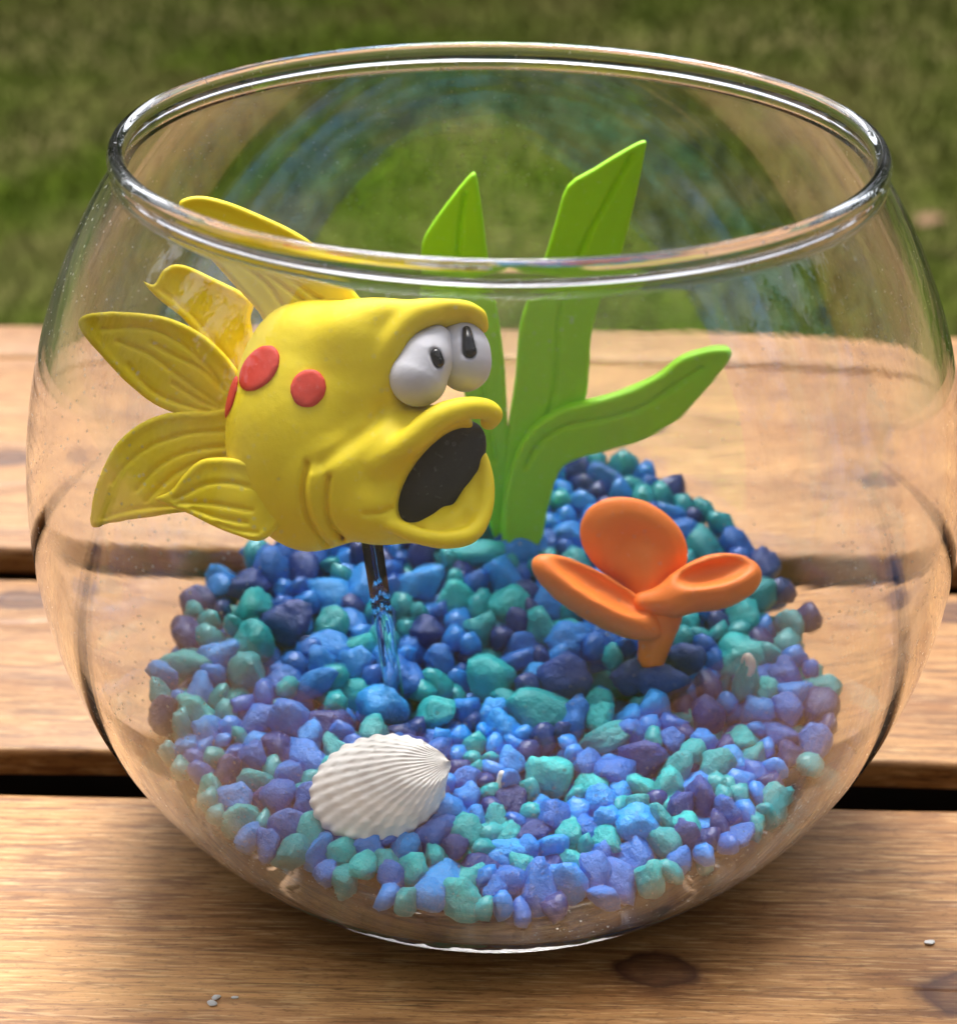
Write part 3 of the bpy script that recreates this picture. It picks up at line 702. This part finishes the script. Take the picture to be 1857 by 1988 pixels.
fin('dorsal_fin', [(352, 405), (365, 390), (400, 386), (450, 398), (510, 422), (570, 450), (612, 478), (648, 518), (688, 572), (716, 618), (680, 650), (590, 655), (530, 650), (500, 610), (455, 560), (405, 505), (365, 455)],
    lambda u, v: 8 + 0.20 * (560 - v) * 0.5, 15, [[(430, 445), (455, 458), (480, 470)], [(560, 470), (590, 505), (600, 520)], [(520, 540), (560, 570), (590, 590)], [(560, 545), (600, 575), (625, 590)], [(470, 520), (520, 560), (550, 600)]], rim=3, rnd=11, vein_d=9)
# clear rod that carries the fish
def tube(name, pts, r, mat, parent=None, n=24, **kw):
    pts = np.array(pts, float); v, f = [], []
    for i, p_ in enumerate(pts):
        d = pts[min(i + 1, len(pts) - 1)] - pts[max(i - 1, 0)]; d /= np.linalg.norm(d)
        a = np.cross(d, [0.3, 1, 0.1]); a /= np.linalg.norm(a); b = np.cross(d, a); rr = r[i] if hasattr(r, '__len__') else r
        for k in range(n):
            an = 2 * math.pi * k / n; v.append(p_ + rr * (math.cos(an) * a + math.sin(an) * b))
    for i in range(len(pts) - 1):
        for k in range(n):
            k2 = (k + 1) % n; f.append((i * n + k, i * n + k2, (i + 1) * n + k2, (i + 1) * n + k))
    f.append(tuple(range(n))[::-1]); f.append(tuple((len(pts) - 1) * n + k for k in range(n)))
    return put(name, v, f, mat, parent, **kw)
top = FR.w([(722, 1055, 0)])[0]; foot = onplane(765, 1345, 2.35)
tube('support_rod', [top, top * .5 + foot * .5, foot, foot + (foot - top) * 0.08], 0.165, ROD, fish)

# ------------------------------------------------------------------ green clay water plant
def face_frame(u, v, depth_y, tilt):
    """upright frame: ex along the picture, ey leaning back by tilt, origin where the sight line through a root point meets the plane y = depth_y"""
    r = FW + RT * (u - 928.5) / FPX - UP * (v - 994) / FPX; O = CAM + r * (depth_y - CAM[1]) / r[1]
    ex = np.array([RT[0], RT[1], RT[2]]); ey = np.array([0, math.sin(tilt), math.cos(tilt)]); ey -= ex * ey.dot(ex); ey /= np.linalg.norm(ey)
    ez = np.cross(ex, ey); return O, ex, ey, ez
def to_frame(fr, pts):
    """local (u, v) of the points where sight lines meet the frame's plane"""
    o = []
    for (u, v) in pts:
        r = FW + RT * (u - 928.5) / FPX - UP * (v - 994) / FPX; t_ = np.dot(fr.O - CAM, fr.ez) / np.dot(r, fr.ez); p_ = CAM + r * t_ - fr.O
        o.append((fr.uv0[0] + p_.dot(fr.ex) / fr.s, fr.uv0[1] - p_.dot(fr.ey) / fr.s))
    return o
O, ex, ey, ez = face_frame(1000, 1040, 3.5, math.radians(2)); PF = Frame(O, ex, ey, ez, 0.0092, (1000, 1040))
plant = thing('clay_plant', 'bright green clay water plant with three grooved blades behind the fish', 'plant', O)
def leaf(outline, rib, mid, th=10, **kw):
    fin('leaf', to_frame(PF, outline), mid, th, [to_frame(PF, q) for q in rib], h=3.4, rim=1.5, rnd=5, parent=plant, fr=PF, mat=GREEN, vein_d=8.5, vein_w=4.0, back=False, **kw)
leaf([(916, 334), (926, 345), (936, 410), (947, 500), (962, 590), (978, 700), (985, 820), (988, 900), (1005, 1000), (1000, 1060), (960, 1060), (935, 960), (915, 850), (890, 720), (850, 600), (822, 520), (819, 470), (836, 435), (880, 375)],
     [[(903, 370), (893, 430), (890, 520), (910, 640), (940, 780), (960, 900)]], lambda u, v: -12 + 0.05 * (1040 - v) - 0.00012 * (v - 700) ** 2, sm=3)
leaf([(1247, 262), (1248, 285), (1228, 390), (1200, 500), (1165, 590), (1148, 660), (1145, 720), (1135, 790), (1095, 850), (1050, 930), (1035, 1060), (975, 1060), (980, 930), (985, 840), (1000, 740), (1008, 640), (1030, 570), (1052, 510), (1078, 420), (1100, 352), (1150, 318), (1210, 280)],
     [[(1222, 290), (1175, 380), (1135, 460), (1105, 540), (1085, 620), (1080, 700), (1072, 780), (1040, 900)]], lambda u, v: 4 + 0.04 * (1040 - v) + 0.00010 * (v - 640) ** 2 - 20, sm=3)
leaf([(1419, 678), (1408, 668), (1370, 672), (1320, 690), (1280, 722), (1220, 752), (1150, 775), (1090, 790), (1035, 825), (1000, 880), (980, 960), (985, 1050), (1045, 1050), (1062, 985), (1085, 910), (1120, 885), (1180, 868), (1250, 845), (1320, 800), (1365, 750), (1400, 708)],
     [[(1360, 705), (1300, 745), (1240, 785), (1160, 808), (1095, 822), (1045, 855), (1020, 900)]], lambda u, v: 20 + 0.00016 * (u - 1000) ** 2 * 0.6, th=15, sm=3)
def stalk(U, V, Z):
    return chain(U, V, Z, [(1008, 1070, 0, 34), (1006, 1010, -4, 30), (1002, 960, -6, 18)], 20)
sculpt('stalk', stalk, (940, 910, -60), (1080, 1165, 60), 4.0, PF, GREEN, plant)

# ------------------------------------------------------------------ orange clay flower
O, ex, ey, ez = face_frame(1255, 1290, -0.2, math.radians(14)); FF = Frame(O, ex, ey, ez, 0.0084, (1255, 1290))
flower = thing('clay_flower', 'orange clay flower with three thick petals standing in the gravel', 'flower', O)
def T(pts): return to_frame(FF, pts)
def petal3(name, fn, lo, hi): sculpt(name, fn, lo, hi, 3.4, FF, ORANGE, flower)
c0 = T([(1234, 1066)])[0]; cb = T([(1262, 1180)])[0]
def back_petal(U, V, Z):
    F = ell(U, V, Z, (c0[0], c0[1], -34), (122, 90, 30), math.radians(30))
    F = smax(F, -ell(U, V, Z, (c0[0] + 8, c0[1] + 4, 22), (100, 78, 44), math.radians(30)), 14)
    return smin(F, chain(U, V, Z, [(c0[0] + 18, c0[1] + 40, -40, 34), (cb[0], cb[1] + 10, -18, 34)]), 34)
petal3('petal', back_petal, (c0[0] - 140, c0[1] - 130, -90), (c0[0] + 140, cb[1] + 60, 40))
a_ = T([(1158, 1156)])[0]
def left_petal(U, V, Z):
    F = ell(U, V, Z, (a_[0], a_[1], 26), (158, 52, 48), math.radians(31))
    return smax(F, -ell(U, V, Z, (a_[0] + 2, a_[1] - 34, 52), (116, 24, 40), math.radians(31)), 16)
petal3('petal', left_petal, (a_[0] - 160, a_[1] - 130, -40), (a_[0] + 160, a_[1] + 130, 90))
b2, a2 = T([(1384, 1128), (1246, 1164)])
def right_petal(U, V, Z):
    F = ell(U, V, Z, (b2[0], b2[1], 22), (102, 58, 50), math.radians(-14))
    F = smin(F, chain(U, V, Z, [(a2[0], a2[1], 24, 20), (a2[0] + 60, a2[1] - 4, 26, 36)]), 34)
    return smax(F, -ell(U, V, Z, (b2[0] + 2, b2[1] - 32, 52), (84, 24, 42), math.radians(-14)), 14)
petal3('petal', right_petal, (a2[0] - 50, b2[1] - 90, -50), (b2[0] + 120, a2[1] + 80, 90))
s1, s2 = T([(1284, 1198), (1266, 1280)])
petal3('stem', lambda U, V, Z: chain(U, V, Z, [(s1[0], s1[1], -6, 46), (s2[0], s2[1], -4, 30)]), (s1[0] - 80, s1[1] - 60, -60), (s1[0] + 60, s2[1] + 40, 50))

# ------------------------------------------------------------------ white sea shell
def seashell():
    nT, nR = 220, 60; v = []; ribs = 23
    for layer in (0, 1):
        for i in range(nT + 1):
            th = -1 + 2 * i / nT; ph = th * math.radians(158)
            mx = 1.20 + 1.10 * math.cos(ph); my = 0.86 * math.sin(ph)
            if th < 0: my *= 0.97
            rp = 0.5 + 0.5 * math.cos(th * ribs * math.pi)
            for j in range(nR + 1):
                r = j / nR
                X = mx * r; Y = my * r ** 0.92
                Zz = 0.62 * math.sin(math.pi * min(0.5 + 0.5 * r, 1.0) ) ** 0.62 * (0.35 + 0.65 * math.cos(ph * 0.5)) if r < 1 else 0.0
                Zz *= min(1.0, 0.55 + 1.2 * r)
                Zz += rp * 0.022 * r ** 0.6 * (1 - 0.3 * r) + 0.022 * rp * r * 1.0 * max(0, math.sin(r * 46 + 1.5 * math.sin(th * 7)))
                ed = 0.03 * rp if r > 0.96 else 0
                if layer: Zz -= 0.08
                v.append((X + ed * math.cos(ph), Y + ed * math.sin(ph), Zz))
    # the beak over the hinge
    f = []; n1 = (nT + 1) * (nR + 1)
    for i in range(nT):
        for j in range(nR):
            a = i * (nR + 1) + j; f.append((a, a + 1, a + nR + 2, a + nR + 1)); b = a + n1; f.append((b, b + nR + 1, b + nR + 2, b + 1))
    for i in range(nT):
        a = i * (nR + 1) + nR; b = a + nR + 1; f.append((a, a + n1, b + n1, b))
    for i in (0, nT):
        for j in range(nR):
            a = i * (nR + 1) + j; f.append((a, a + n1, a + n1 + 1, a + 1) if i else (a, a + 1, a + 1 + n1, a + n1))
    return np.array(v), f
sv_, sf_ = seashell()
cz = onplane(740, 1520, 2.75); nrm = np.array([-0.02, -0.54, 0.84]); nrm /= np.linalg.norm(nrm)
ax = -RT * math.cos(math.radians(16)) - UP * math.sin(math.radians(16)); ax -= nrm * ax.dot(nrm); ax /= np.linalg.norm(ax); ay = np.cross(nrm, ax)
hinge = onplane(876, 1490, 2.75)
wv = hinge + sv_[:, :1] * ax + sv_[:, 1:2] * ay + sv_[:, 2:3] * nrm
shell = put('sea_shell', wv, sf_, SHELLM, label='white ribbed sea shell lying on the gravel at the front of the fishbowl', cat='shell')

# ------------------------------------------------------------------ crumbs on the planks
def crumb(u, v, r, label, seed):
    c = onplane(u, v, 0.0); V_ = lumpy(seed, IV2) * np.array([r * 1.4, r, r * .7]); c = c + np.array([0, 0, r * .45])
    put('clay_crumb', V_ + c, IF2, CHIP, smooth=False, label=label, cat='crumb', group='white crumbs on the front plank')
crumb(412, 1950, 0.055, 'white clay crumb on the front plank, lower of the pair at the left', 1)
crumb(420, 1938, 0.05, 'white clay crumb on the front plank, upper of the pair at the left', 2)
crumb(1803, 1832, 0.05, 'white clay crumb on the front plank at the far right', 3)
crumb(455, 1938, 0.03, 'tiny white crumb on the front plank just right of the pair', 4)
